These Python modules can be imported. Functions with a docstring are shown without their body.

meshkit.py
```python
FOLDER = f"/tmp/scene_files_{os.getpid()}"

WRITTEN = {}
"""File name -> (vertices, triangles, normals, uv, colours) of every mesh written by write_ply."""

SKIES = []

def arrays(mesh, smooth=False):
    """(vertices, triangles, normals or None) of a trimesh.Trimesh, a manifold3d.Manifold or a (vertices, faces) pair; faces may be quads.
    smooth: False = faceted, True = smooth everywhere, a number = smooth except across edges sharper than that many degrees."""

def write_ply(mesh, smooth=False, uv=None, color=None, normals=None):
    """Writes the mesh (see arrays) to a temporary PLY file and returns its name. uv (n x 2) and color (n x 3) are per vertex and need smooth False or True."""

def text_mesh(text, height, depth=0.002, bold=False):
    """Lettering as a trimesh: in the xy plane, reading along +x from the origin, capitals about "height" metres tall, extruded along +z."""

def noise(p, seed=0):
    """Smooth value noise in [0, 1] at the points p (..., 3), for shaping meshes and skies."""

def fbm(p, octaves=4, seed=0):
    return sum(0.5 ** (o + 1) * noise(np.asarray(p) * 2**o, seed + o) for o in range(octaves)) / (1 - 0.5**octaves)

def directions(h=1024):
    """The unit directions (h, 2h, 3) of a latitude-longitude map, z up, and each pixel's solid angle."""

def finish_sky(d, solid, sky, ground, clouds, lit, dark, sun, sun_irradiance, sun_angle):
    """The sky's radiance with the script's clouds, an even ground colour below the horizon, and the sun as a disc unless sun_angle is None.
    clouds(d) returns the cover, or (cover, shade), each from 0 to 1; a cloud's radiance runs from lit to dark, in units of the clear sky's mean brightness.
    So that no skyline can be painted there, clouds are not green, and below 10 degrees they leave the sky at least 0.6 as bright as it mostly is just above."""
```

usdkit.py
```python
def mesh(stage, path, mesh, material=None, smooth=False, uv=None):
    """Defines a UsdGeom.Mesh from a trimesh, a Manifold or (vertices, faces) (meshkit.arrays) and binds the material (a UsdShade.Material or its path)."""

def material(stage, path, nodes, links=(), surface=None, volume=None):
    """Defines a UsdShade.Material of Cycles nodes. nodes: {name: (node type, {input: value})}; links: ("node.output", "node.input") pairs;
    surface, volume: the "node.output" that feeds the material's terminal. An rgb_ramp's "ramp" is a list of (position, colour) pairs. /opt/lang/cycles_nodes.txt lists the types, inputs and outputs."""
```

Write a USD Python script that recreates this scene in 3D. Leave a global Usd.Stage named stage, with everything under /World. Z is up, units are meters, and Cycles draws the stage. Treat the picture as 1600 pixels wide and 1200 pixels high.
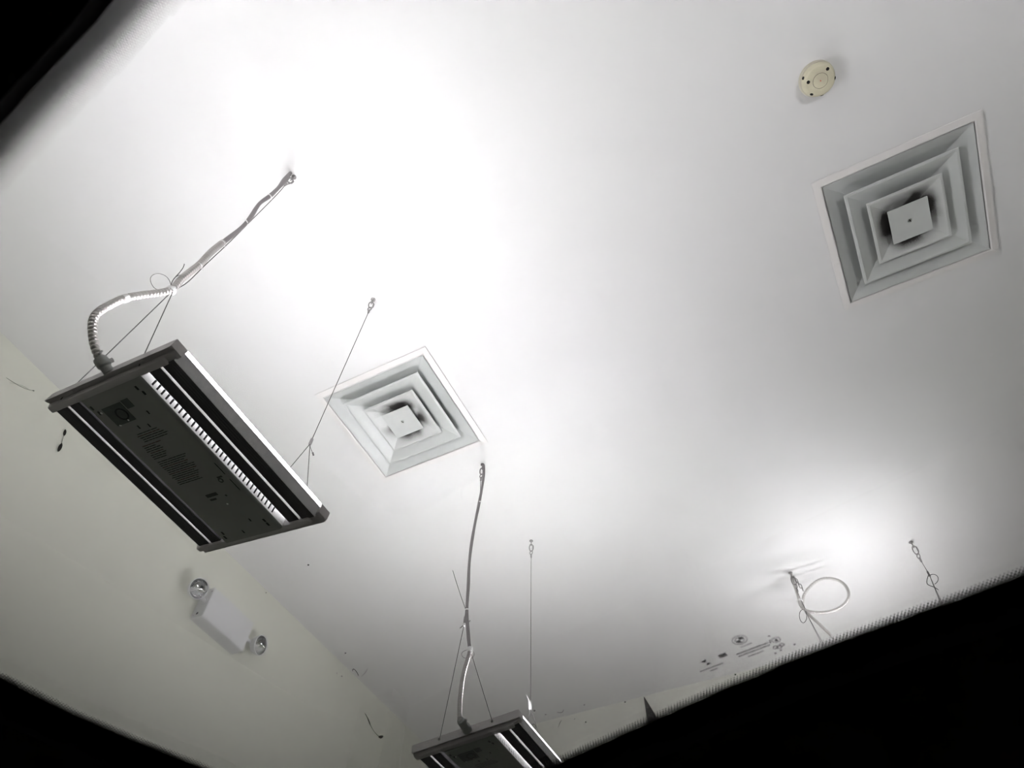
import math
import numpy as np
import trimesh
import manifold3d as m3
import shapely.geometry as sg
from shapely import affinity
from shapely.ops import unary_union
from scipy.interpolate import CubicSpline
import usdkit
from pxr import Usd, UsdGeom, UsdLux, UsdShade, Gf, Sdf

stage = Usd.Stage.CreateInMemory()
UsdGeom.SetStageUpAxis(stage, 'Z')
UsdGeom.SetStageMetersPerUnit(stage, 1.0)
UsdGeom.Xform.Define(stage, '/World')
UsdGeom.Scope.Define(stage, '/World/Looks')

# ------------------------------------------------------------------ camera, exposure, light levels
CAM_Z = 1.2                      # a phone held inside a parked car, looking up through its glass roof
RIGHT = (0.8934773, 0.44842334, 0.02479554)
DOWN = (-0.36155591, 0.75095034, -0.55258566)
FWD = (-0.26641253, 0.48475777, 0.83308719)
cam = UsdGeom.Camera.Define(stage, '/World/camera')
mt = Gf.Matrix4d(*RIGHT, 0, *[-c for c in DOWN], 0, *[-c for c in FWD], 0, 0, 0, CAM_Z, 1)
UsdGeom.Xformable(cam).AddTransformOp().Set(mt)
cam.CreateFocalLengthAttr(24.0)
cam.CreateHorizontalApertureAttr(24.0 * 1600 / 1064.07)
cam.CreateFStopAttr(24.0 / 3.0)
cam.CreateFocusDistanceAttr(2.6)
cam.CreateClippingRangeAttr((0.02, 100.0))
EXPOSURE = 1.42
cam.CreateExposureAttr(EXPOSURE)
LED = 95.0                       # radiance of the LED lenses
LED_EDGE = 8.0
DIM = 0.52                        # the third light hangs closer to the ceiling and is dimmed
CEIL = 3.8252

# ------------------------------------------------------------------ helpers
def mat(name, nodes, links=(), surface='p.BSDF', volume=None):
    return usdkit.material(stage, '/World/Looks/' + name, nodes, links, surface, volume)

def plain(name, col, rough=0.5, metal=0.0, var=0.0, scale=20.0, bump=0.0, bscale=200.0, spec=0.5):
    n = {'p': ('principled_bsdf', {'base_color': col, 'roughness': rough, 'metallic': metal, 'specular_ior_level': spec})}
    l = []
    if var:
        lo = tuple(c * (1 - var) for c in col); hi = tuple(min(1, c * (1 + var)) for c in col)
        n['tc'] = ('texture_coordinate', {})
        n['n'] = ('noise_texture', {'scale': scale, 'detail': 4.0})
        n['r'] = ('rgb_ramp', {'ramp': [(0.3, lo), (0.7, hi)]})
        l += [('tc.object', 'n.vector'), ('n.fac', 'r.fac'), ('r.color', 'p.base_color')]
    if bump:
        n['tb'] = ('texture_coordinate', {})
        n['nb'] = ('noise_texture', {'scale': bscale, 'detail': 3.0})
        n['b'] = ('bump', {'strength': bump, 'distance': 0.002})
        l += [('tb.object', 'nb.vector'), ('nb.fac', 'b.height'), ('b.normal', 'p.normal')]
    return mat(name, n, l)

used = {}
def unique(parent, name):
    k = used.get((parent, name), 0); used[(parent, name)] = k + 1
    return name if k == 0 else f'{name}_{k:03d}'

def tag(p, label=None, cat=None, group=None, kind=None):
    for k, v in (('label', label), ('category', cat), ('group', group), ('kind', kind)):
        if v: p.SetCustomDataByKey(k, v)
    return p

def thing(name, label, cat, loc=(0, 0, 0), rot=(0, 0, 0), group=None, kind=None):
    x = UsdGeom.Xform.Define(stage, '/World/' + unique('/World', name))
    x.AddTranslateOp().Set(Gf.Vec3d(*map(float, loc)))
    if any(rot): x.AddRotateXYZOp().Set(Gf.Vec3f(*map(float, rot)))
    return tag(x.GetPrim(), label, cat, group, kind)

def part(parent, name, mesh, m, smooth=30, label=None, kind=None):
    if isinstance(mesh, list): mesh = trimesh.util.concatenate([tm(q) for q in mesh])
    path = str(parent.GetPath())
    p = usdkit.mesh(stage, path + '/' + unique(path, name), mesh, m, smooth).GetPrim()
    return tag(p, label=label, kind=kind)

def root(name, mesh, m, smooth=30, **kw):
    if isinstance(mesh, list): mesh = trimesh.util.concatenate([tm(q) for q in mesh])
    return tag(usdkit.mesh(stage, '/World/' + unique('/World', name), mesh, m, smooth).GetPrim(), **kw)

def tm(x):
    if isinstance(x, m3.Manifold):
        q = x.to_mesh(); return trimesh.Trimesh(q.vert_properties[:, :3], q.tri_verts, process=False)
    return x

def mf(t):
    t = trimesh.Trimesh(t.vertices, t.faces, process=True); t.merge_vertices()
    return m3.Manifold(m3.Mesh(np.asarray(t.vertices, np.float32), np.asarray(t.faces, np.uint32)))

def box(x0, x1, y0, y1, z0, z1, b=0.0):
    if b <= 0:
        t = trimesh.creation.box((x1 - x0, y1 - y0, z1 - z0)); t.apply_translation(((x0 + x1) / 2, (y0 + y1) / 2, (z0 + z1) / 2)); return t
    pts = []
    for k in range(3):
        d = [b, b, b]; d[k] = 0
        for x in (x0 + d[0], x1 - d[0]):
            for y in (y0 + d[1], y1 - d[1]):
                for z in (z0 + d[2], z1 - d[2]): pts.append((x, y, z))
    return trimesh.convex.convex_hull(np.array(pts))

def hull(pts): return trimesh.convex.convex_hull(np.array(pts, float))

def extrude(poly, z0, z1):
    t = trimesh.creation.extrude_polygon(poly, z1 - z0, engine='earcut'); t.apply_translation((0, 0, z0)); return t

def extrude_x(prof, x0, x1):      # profile given in (y, z)
    t = extrude(sg.Polygon(prof), 0, x1 - x0)
    v = t.vertices.copy(); t.vertices = np.c_[v[:, 2] + x0, v[:, 0], v[:, 1]]; return t

def extrude_y(prof, y0, y1):      # profile given in (x, z)
    t = extrude(prof if isinstance(prof, sg.Polygon) else sg.Polygon(prof), 0, y1 - y0)
    v = t.vertices.copy(); t.vertices = np.c_[v[:, 0], v[:, 2] + y0, v[:, 1]]; t.faces = t.faces[:, ::-1]; return t

def smooth_path(P, step=0.004):
    P = np.asarray(P, float)
    if len(P) < 3:
        n = max(2, int(np.linalg.norm(P[1] - P[0]) / step)); return P[0] + (P[1] - P[0]) * np.linspace(0, 1, n)[:, None]
    s = np.r_[0, np.cumsum(np.sqrt(np.linalg.norm(np.diff(P, axis=0), axis=1)))]
    c = CubicSpline(s, P)(np.linspace(0, s[-1], 2000))
    a = np.r_[0, np.cumsum(np.linalg.norm(np.diff(c, axis=0), axis=1))]
    t = np.linspace(0, a[-1], max(6, int(a[-1] / step)))
    return np.stack([np.interp(t, a, c[:, k]) for k in range(3)], 1)

def tube(P, r, sides=8, step=0.004, raw=False, closed=False):
    P = np.asarray(P, float) if raw else smooth_path(P, step)
    n = len(P); r = np.broadcast_to(r(np.r_[0, np.cumsum(np.linalg.norm(np.diff(P, axis=0), axis=1))]) if callable(r) else r, (n,))
    T = np.gradient(P, axis=0); T /= np.linalg.norm(T, axis=1, keepdims=True) + 1e-12
    a = np.cross(T[0], (0, 0, 1.) if abs(T[0, 2]) < .9 else (1., 0, 0)); a /= np.linalg.norm(a)
    V = []; ang = np.arange(sides) * 2 * np.pi / sides
    for i in range(n):
        a = a - T[i] * (a @ T[i]); a /= np.linalg.norm(a); b = np.cross(T[i], a)
        V.append(P[i] + r[i] * (np.cos(ang)[:, None] * a + np.sin(ang)[:, None] * b))
    V = np.vstack(V + [P[:1], P[-1:]]); F = []
    for i in range(n - 1):
        for j in range(sides):
            q = [i * sides + j, i * sides + (j + 1) % sides, (i + 1) * sides + (j + 1) % sides, (i + 1) * sides + j]
            F += [[q[0], q[1], q[2]], [q[0], q[2], q[3]]]
    c0, c1 = n * sides, n * sides + 1
    for j in range(sides):
        F.append([c0, (j + 1) % sides, j]); F.append([c1, (n - 1) * sides + j, (n - 1) * sides + (j + 1) % sides])
    return trimesh.Trimesh(V, F, process=False)

def ribbed(r, pitch=0.0065, depth=0.0012):
    return lambda s: r + depth * (.5 - 2 * (1 - np.abs(np.sin(np.pi * s / pitch))) ** 2)      # rounded ridges, narrow grooves

def ring(c, n, R, r, sides=8, seg=28, squash=1.0, up=(0, 0, 1)):
    n = np.asarray(n, float); n /= np.linalg.norm(n); a = np.cross(up, n); a /= np.linalg.norm(a); b = np.cross(n, a)
    t = np.linspace(0, 2 * np.pi, seg + 1)
    return tube(np.asarray(c) + R * (np.cos(t)[:, None] * a + squash * np.sin(t)[:, None] * b), r, sides, raw=True)

def lathe(prof, sections=40):
    return trimesh.creation.revolve(np.array(prof, float), sections=sections)

def orient(t, z_to, at):
    t = t.copy(); t.apply_transform(trimesh.geometry.align_vectors((0, 0, 1), np.asarray(z_to, float) / np.linalg.norm(z_to))); t.apply_translation(at); return t

def square_lathe(prof):           # closed profile of (half width, z); mitred at the four corners
    V, F = [], []; n = len(prof); cs = ((1, 1), (-1, 1), (-1, -1), (1, -1))
    for k in range(4):
        A, B = cs[k], cs[(k + 1) % 4]; o = len(V)
        for h, z in prof: V += [(A[0] * h, A[1] * h, z), (B[0] * h, B[1] * h, z)]
        for i in range(n):
            a, b = o + 2 * i, o + 2 * i + 1; c, d = o + 2 * ((i + 1) % n), o + 2 * ((i + 1) % n) + 1
            F += [[a, c, b], [b, c, d]]
    t = trimesh.Trimesh(V, F, process=False); return t

def L(P, loc): return np.asarray(P, float) - np.asarray(loc, float)

# ------------------------------------------------------------------ materials
paint_ceil = mat('ceiling_paint', {
    'p': ('principled_bsdf', {'base_color': (.80, .80, .80), 'roughness': .55, 'specular_ior_level': .3}),
    'g': ('geometry', {}), 'n': ('noise_texture', {'scale': 1.3, 'detail': 5.0}),
    'r': ('rgb_ramp', {'ramp': [(.3, (.79, .79, .785)), (.7, (.812, .812, .812))]}),
    'd': ('mapping', {'location': (.8608, -1.4781, -CEIL)}), 'len': ('vector_math', {'math_type': 'length'}),
    'near': ('map_range', {'from_min': .02, 'from_max': .075, 'to_min': 1.0, 'to_max': 0.0, 'clamp': True}),
    'sp': ('noise_texture', {'scale': 180.0, 'detail': 1.0}),
    'spk': ('map_range', {'from_min': .66, 'from_max': .74, 'to_min': 0.0, 'to_max': .55, 'clamp': True}),
    'mul': ('math', {'math_type': 'multiply'}), 'mx': ('mix_color', {'b': (.25, .25, .24)}),
    'nb': ('noise_texture', {'scale': 140.0, 'detail': 3.0}), 'b': ('bump', {'strength': .08, 'distance': .002})},
    [('g.position', 'n.vector'), ('n.fac', 'r.fac'), ('g.position', 'd.vector'), ('d.vector', 'len.vector1'), ('len.value', 'near.value'),
     ('g.position', 'sp.vector'), ('sp.fac', 'spk.value'), ('near.result', 'mul.value1'), ('spk.result', 'mul.value2'), ('mul.value', 'mx.fac'),
     ('r.color', 'mx.a'), ('mx.result', 'p.base_color'), ('g.position', 'nb.vector'), ('nb.fac', 'b.height'), ('b.normal', 'p.normal')])
paint_wall = plain('wall_paint', (.75, .757, .675), .6, var=.02, scale=1.5, bump=.1, bscale=120)
paint_back = plain('back_wall_paint', (.72, .72, .66), .6, var=.05, scale=3.0, bump=.1, bscale=120)
concrete = plain('floor_concrete', (.50, .495, .48), .4, var=.10, scale=2.0)
enamel = plain('white_enamel', (.58, .60, .59), .35, var=.02, scale=12)
enamel_frame = plain('frame_enamel', (.82, .80, .785), .4, var=.03, scale=10)
def sooty(name, seed, amount, cx, cy, low):
    return mat(name, {'p': ('principled_bsdf', {'roughness': .4}), 'g': ('geometry', {}), 'tc': ('mapping', {'location': (-cx, -cy, -CEIL)}),
        'sep': ('separate_xyz', {}), 'ax': ('math', {'math_type': 'absolute'}), 'ay': ('math', {'math_type': 'absolute'}),
        'mx': ('math', {'math_type': 'maximum'}), 'big': ('noise_texture', {'scale': 9.0, 'detail': 1.0}), 'map': ('mapping', {'location': (seed, seed * .7, 0)}),
        'fine': ('noise_texture', {'scale': 260.0, 'detail': 2.0}),
        'band': ('map_range', {'from_min': .082, 'from_max': .126, 'to_min': 1.0, 'to_max': 0.0, 'clamp': True}),
        'mn': ('math', {'math_type': 'minimum'}), 'corner': ('map_range', {'from_min': .035, 'from_max': .095, 'to_min': 1.0, 'to_max': 0.0, 'clamp': True}), 'm0': ('math', {'math_type': 'multiply'}),
        'patch': ('map_range', {'from_min': .38, 'from_max': .56, 'to_min': low, 'to_max': 1.35, 'clamp': True}),
        'grain': ('map_range', {'from_min': .3, 'from_max': .6, 'to_min': .75, 'to_max': 1.0, 'clamp': True}),
        'm1': ('math', {'math_type': 'multiply'}), 'm2': ('math', {'math_type': 'multiply'}), 'm3': ('math', {'math_type': 'multiply', 'value2': amount, 'use_clamp': True}),
        'c': ('mix_color', {'a': (.58, .595, .585), 'b': (.035, .032, .03)})},
        [('g.position', 'tc.vector'), ('tc.vector', 'sep.vector'), ('sep.x', 'ax.value1'), ('sep.y', 'ay.value1'), ('ax.value', 'mx.value1'), ('ay.value', 'mx.value2'), ('mx.value', 'band.value'),
         ('tc.vector', 'map.vector'), ('map.vector', 'big.vector'), ('big.fac', 'patch.value'), ('tc.vector', 'fine.vector'), ('fine.fac', 'grain.value'),
         ('ax.value', 'mn.value1'), ('ay.value', 'mn.value2'), ('mn.value', 'corner.value'), ('band.result', 'm0.value1'), ('corner.result', 'm0.value2'), ('m0.value', 'm1.value1'), ('patch.result', 'm1.value2'), ('m1.value', 'm2.value1'), ('grain.result', 'm2.value2'), ('m2.value', 'm3.value1'),
         ('m3.value', 'c.fac'), ('c.result', 'p.base_color')])
soot_heavy = sooty('sooty_enamel', 3.1, 1.25, .9082, 1.502, .45)
soot_light = sooty('lightly_sooty_enamel', 5.7, 1.0, -1.400, 1.479, .05)
duct = plain('duct_metal', (.10, .105, .105), .6, .3)
screw_m = plain('screw_steel', (.45, .45, .44), .35, .9)
black_al = plain('black_anodised', (.028, .028, .034), .38, .2, var=.3, scale=30)
driver_grey = plain('driver_box_paint', (.25, .26, .235), .45, var=.05, scale=14)
cap_grey = plain('end_cap_steel', (.46, .44, .44), .42, .15, var=.05, scale=20)
flank_grey = plain('wing_flank_aluminium', (.66, .66, .69), .45, .15, var=.08, scale=60)
white_paint = plain('white_reflector_paint', (.85, .85, .84), .45)
dark_hole = plain('dark_hollow', (.006, .006, .006), .8)
ink = plain('brown_black_ink', (.035, .028, .024), .6)
ink_red = plain('dull_red_ink', (.10, .035, .03), .6)
plate_green = plain('dark_green_label', (.045, .055, .045), .5, var=.3, scale=60)
wire_m = plain('steel_wire', (.10, .095, .095), .45, .4)
wire_tail = plain('wire_tail_grey', (.26, .25, .25), .5, .3)
galv = plain('galvanised_link', (.34, .33, .33), .35, .8)
conduit_m = plain('aluminium_conduit', (.50, .485, .47), .36, .75, var=.08, scale=50)
sleeve_m = plain('grey_sleeve', (.27, .255, .26), .5, .2, var=.05, scale=60)
nylon = plain('white_nylon', (.82, .82, .82), .4)
connector_m = plain('zinc_connector', (.30, .31, .30), .45, .6, var=.1, scale=80)
beige = plain('aged_beige_plastic', (.66, .62, .47), .5, var=.10, scale=25)
beige_base = plain('beige_base_plastic', (.58, .55, .46), .55, var=.06, scale=25)
red_led = plain('red_led_plastic', (.75, .10, .08), .3)
em_white = plain('emergency_light_white', (.72, .725, .73), .4, var=.015, scale=8)
chrome = plain('lamp_reflector_chrome', (.80, .80, .80), .08, 1.0)
def pane(name, absorb, rough=.02):
    # glass: outside faces mirror by fresnel; the tint dims by the length of the ray's path through the pane (exp(-a / cos))
    return mat(name, {'t': ('transparent_bsdf', {}), 'g': ('glossy_bsdf', {'roughness': rough, 'color': (1, 1, 1)}), 'f': ('fresnel', {'IOR': 1.5}), 'geo': ('geometry', {}),
        'lw': ('layer_weight', {'blend': .5}), 'cos': ('math', {'math_type': 'subtract', 'value1': 1.0}), 'lo': ('math', {'math_type': 'maximum', 'value2': .05}),
        'path': ('math', {'math_type': 'divide', 'value1': -absorb / 2}), 'ex': ('math', {'math_type': 'exponent'}), 'cc': ('combine_color', {}),
        'inv': ('math', {'math_type': 'subtract', 'value1': 1.0}), 'mul': ('math', {'math_type': 'multiply'}), 'm': ('mix_closure', {})},
        [('lw.facing', 'cos.value2'), ('cos.value', 'lo.value1'), ('lo.value', 'path.value2'), ('path.value', 'ex.value1'), ('ex.value', 'cc.r'), ('ex.value', 'cc.g'), ('ex.value', 'cc.b'), ('cc.color', 't.color'),
         ('geo.backfacing', 'inv.value2'), ('f.fac', 'mul.value1'), ('inv.value', 'mul.value2'), ('mul.value', 'm.fac'), ('t.BSDF', 'm.closure1'), ('g.BSDF', 'm.closure2')], surface='m.closure')
clear = pane('clear_lens', .03)
bulb_m = plain('frosted_bulb', (.85, .85, .83), .2)
dirt = plain('black_dirt', (.012, .010, .009), .8)
web = plain('grey_cobweb', (.16, .155, .145), .9)
web_dark = plain('dark_cobweb', (.05, .046, .04), .9)
board_m = plain('dark_grey_board', (.055, .05, .05), .7, var=.1, scale=20)
liner = plain('black_headliner', (.006, .0055, .0065), .95, var=.4, scale=400, spec=.1)
frit_m = plain('black_frit', (.004, .004, .0045), .6, spec=.15)
def thin_print(name, col, cover): return mat(name, {'d': ('diffuse_bsdf', {'color': col}), 't': ('transparent_bsdf', {}), 'm': ('mix_closure', {'fac': cover})}, [('t.BSDF', 'm.closure1'), ('d.BSDF', 'm.closure2')], surface='m.closure')
mark_m = thin_print('dark_print_on_glass', (.02, .018, .02), .8)
car_paint = plain('black_car_paint', (.012, .012, .015), .7)
rubber = plain('black_rubber', (.012, .012, .012), .8)
rim_m = plain('alloy_rim', (.5, .5, .52), .3, .9)
roof_glass = pane('roof_glass', .88)
side_glass = pane('privacy_glass', 2.2, .5)
def glow(name, s): return mat(name, {'e': ('emission', {'color': (.99, .975, 1.0), 'strength': s})}, surface='e.emission')
lens_top = glow('led_lens', LED); lens_dim = glow('led_lens_dimmed', LED * DIM); lens_edge = glow('led_lens_edge', LED_EDGE)

# ------------------------------------------------------------------ the room
WX, BY, RX, FY = -2.7891, 4.1138, 3.6, -3.8
DIFF = [(-1.400, 1.479), (0.9082, 1.502)]
holes = [[(cx - .262, cy - .262), (cx - .262, cy + .262), (cx + .262, cy + .262), (cx + .262, cy - .262)] for cx, cy in DIFF]
cp = sg.Polygon([(WX - .1, FY - .1), (RX + .1, FY - .1), (RX + .1, BY + .1), (WX - .1, BY + .1)], holes)
root('ceiling', extrude(cp, CEIL, CEIL + .02), paint_ceil, False, label='plain white painted ceiling above the hanging lights', kind='structure')
root('wall_left', box(WX - .1, WX, FY - .1, BY + .1, -.05, CEIL), paint_wall, False, label='off-white painted wall carrying the emergency light', kind='structure')
root('wall_back', box(WX, RX, BY, BY + .1, -.05, CEIL), paint_back, False, label='off-white scuffed wall strip along the bottom edge', kind='structure')
root('wall_right', box(RX, RX + .1, FY - .1, BY + .1, -.05, CEIL), paint_wall, False, label='off-white wall out of view', kind='structure')
root('wall_front', box(WX, RX, FY - .1, FY, -.05, CEIL), paint_wall, False, label='off-white wall out of view behind the car', kind='structure')
root('floor', box(WX - .1, RX + .1, FY - .1, BY + .1, -.15, 0), concrete, False, label='grey concrete floor under the car', kind='structure')

# ------------------------------------------------------------------ square ceiling diffusers
def diffuser(cx, cy, label, soot):
    t = thing('ceiling_diffuser', label, 'air vent', (cx, cy, CEIL), group=None)
    part(t, 'frame', square_lathe([(.303, -.003), (.302, -.008), (.278, -.012), (.274, -.010), (.2735, -.003), (.290, .0), (.290, -.003)][::-1]), enamel_frame, False)
    part(t, 'outer_cone', square_lathe([(.2690, -.0085), (.262, -.004), (.160, .050), (.120, .060), (.120, .063), (.158, .053), (.258, -.001), (.2670, -.006)][::-1]), enamel, False)
    part(t, 'vane', square_lathe([(.207, -.016), (.205, -.019), (.196, -.020), (.192, -.017), (.100, .030), (.070, .040), (.070, .043), (.098, .033), (.188, -.013), (.200, -.0145)][::-1]), enamel, False)
    part(t, 'vane', square_lathe([(.138, -.022), (.136, -.025), (.128, -.026), (.124, -.023), (.050, .012), (.0, .018), (.0, .021), (.048, .015), (.120, -.019), (.132, -.0205)][::-1]), soot, False)
    h = .073
    pl = trimesh.Trimesh([(-h, -h, -.030), (h, -h, -.030), (h, h, -.030), (-h, h, -.030), (0, 0, -.024), (-h, -h, -.026), (h, -h, -.026), (h, h, -.026), (-h, h, -.026), (0, 0, -.018)],
        [[0, 4, 1], [1, 4, 2], [2, 4, 3], [3, 4, 0], [5, 6, 9], [6, 7, 9], [7, 8, 9], [8, 5, 9], [0, 1, 6], [0, 6, 5], [1, 2, 7], [1, 7, 6], [2, 3, 8], [2, 8, 7], [3, 0, 5], [3, 5, 8]], process=False)
    pl.faces = pl.faces[:, ::-1]
    cpart = part(t, 'centre_plate', pl, enamel, False)
    sc = lathe([(0, -.0275), (.007, -.0270), (.008, -.0245), (.008, -.021), (0, -.021)], 20)
    part(cpart, 'screw', sc, screw_m)
    sl = box(-.0065, .0065, -.0012, .0012, -.0282, -.0272); sl.apply_transform(trimesh.transformations.rotation_matrix(1.1, (0, 0, 1)))
    part(cpart, 'screw_slot', sl, dark_hole, False)
    part(t, 'duct_neck', [square_lathe([(.258, .004), (.262, .004), (.262, .3), (.258, .3)]), box(-.262, .262, -.262, .262, .298, .302)], duct, False)
    return t
diffuser(*DIFF[0], 'white square ceiling diffuser between the two hanging lights, beside their cables', soot_light)
diffuser(*DIFF[1], 'white square ceiling diffuser with soot-smudged centre, near the smoke detector', soot_heavy)

# ------------------------------------------------------------------ smoke detector
sx, sy = .708, .836
t = thing('smoke_detector', 'round aged beige smoke detector with dark holes on the ceiling', 'smoke detector', (sx, sy, CEIL))
part(t, 'base', lathe([(0, 0), (.060, 0), (.061, -.006), (.058, -.018), (0, -.018)], 56), beige_base)
part(t, 'body', lathe([(0, -.018), (.055, -.018), (.057, -.024), (.052, -.040), (.047, -.0440), (.028, -.0455), (0, -.046)], 64), beige)
part(t, 'centre_disc', lathe([(0, -.0458), (.0245, -.0458), (.0245, -.0468), (.023, -.0475), (0, -.0480)], 48), beige)
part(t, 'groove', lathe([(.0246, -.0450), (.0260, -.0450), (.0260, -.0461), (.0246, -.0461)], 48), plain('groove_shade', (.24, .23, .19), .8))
for a, r, z, tl in ((-41, .0405, -.0445, 8), (17, .0500, -.0415, 55), (139, .0485, -.0425, 50), (-161, .0405, -.0445, 8), (-148, .0553, -.030, 78), (92, .0553, -.030, 78)):
    a = math.radians(a); n = (math.cos(a) * math.sin(math.radians(tl)), math.sin(a) * math.sin(math.radians(tl)), -math.cos(math.radians(tl)))
    pos = (r * math.cos(a), r * math.sin(a), z)
    part(t, 'sensor_hole', orient(lathe([(0, 0), (.0056, 0), (.0056, .0012), (0, .0012)], 20), n, pos), dark_hole)
part(t, 'indicator', orient(lathe([(0, 0), (.0021, 0), (.0017, .0015), (0, .002)], 16), (0, 0, -1), (0, 0, -.0478)), red_led, label='tiny red indicator light')

# ------------------------------------------------------------------ LED fixtures (hung upside down, shining on the ceiling)
rng = np.random.default_rng(7)
def slotted_plate(x, thick, y0, y1, z0, z1, n, sz0, sz1):
    ys = np.linspace(y0 + (y1 - y0) * .065, y0 + (y1 - y0) * .905, n)
    poly = sg.Polygon([(y0, z0), (y1, z0), (y1, z1), (y0, z1)], [[(y - .0026, sz0), (y - .0026, sz1), (y + .0026, sz1), (y + .0026, sz0)] for y in ys])
    q = extrude(poly, 0, thick); v = q.vertices.copy(); q.vertices = np.c_[v[:, 2] + x, v[:, 0], v[:, 1]]; return q

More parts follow.
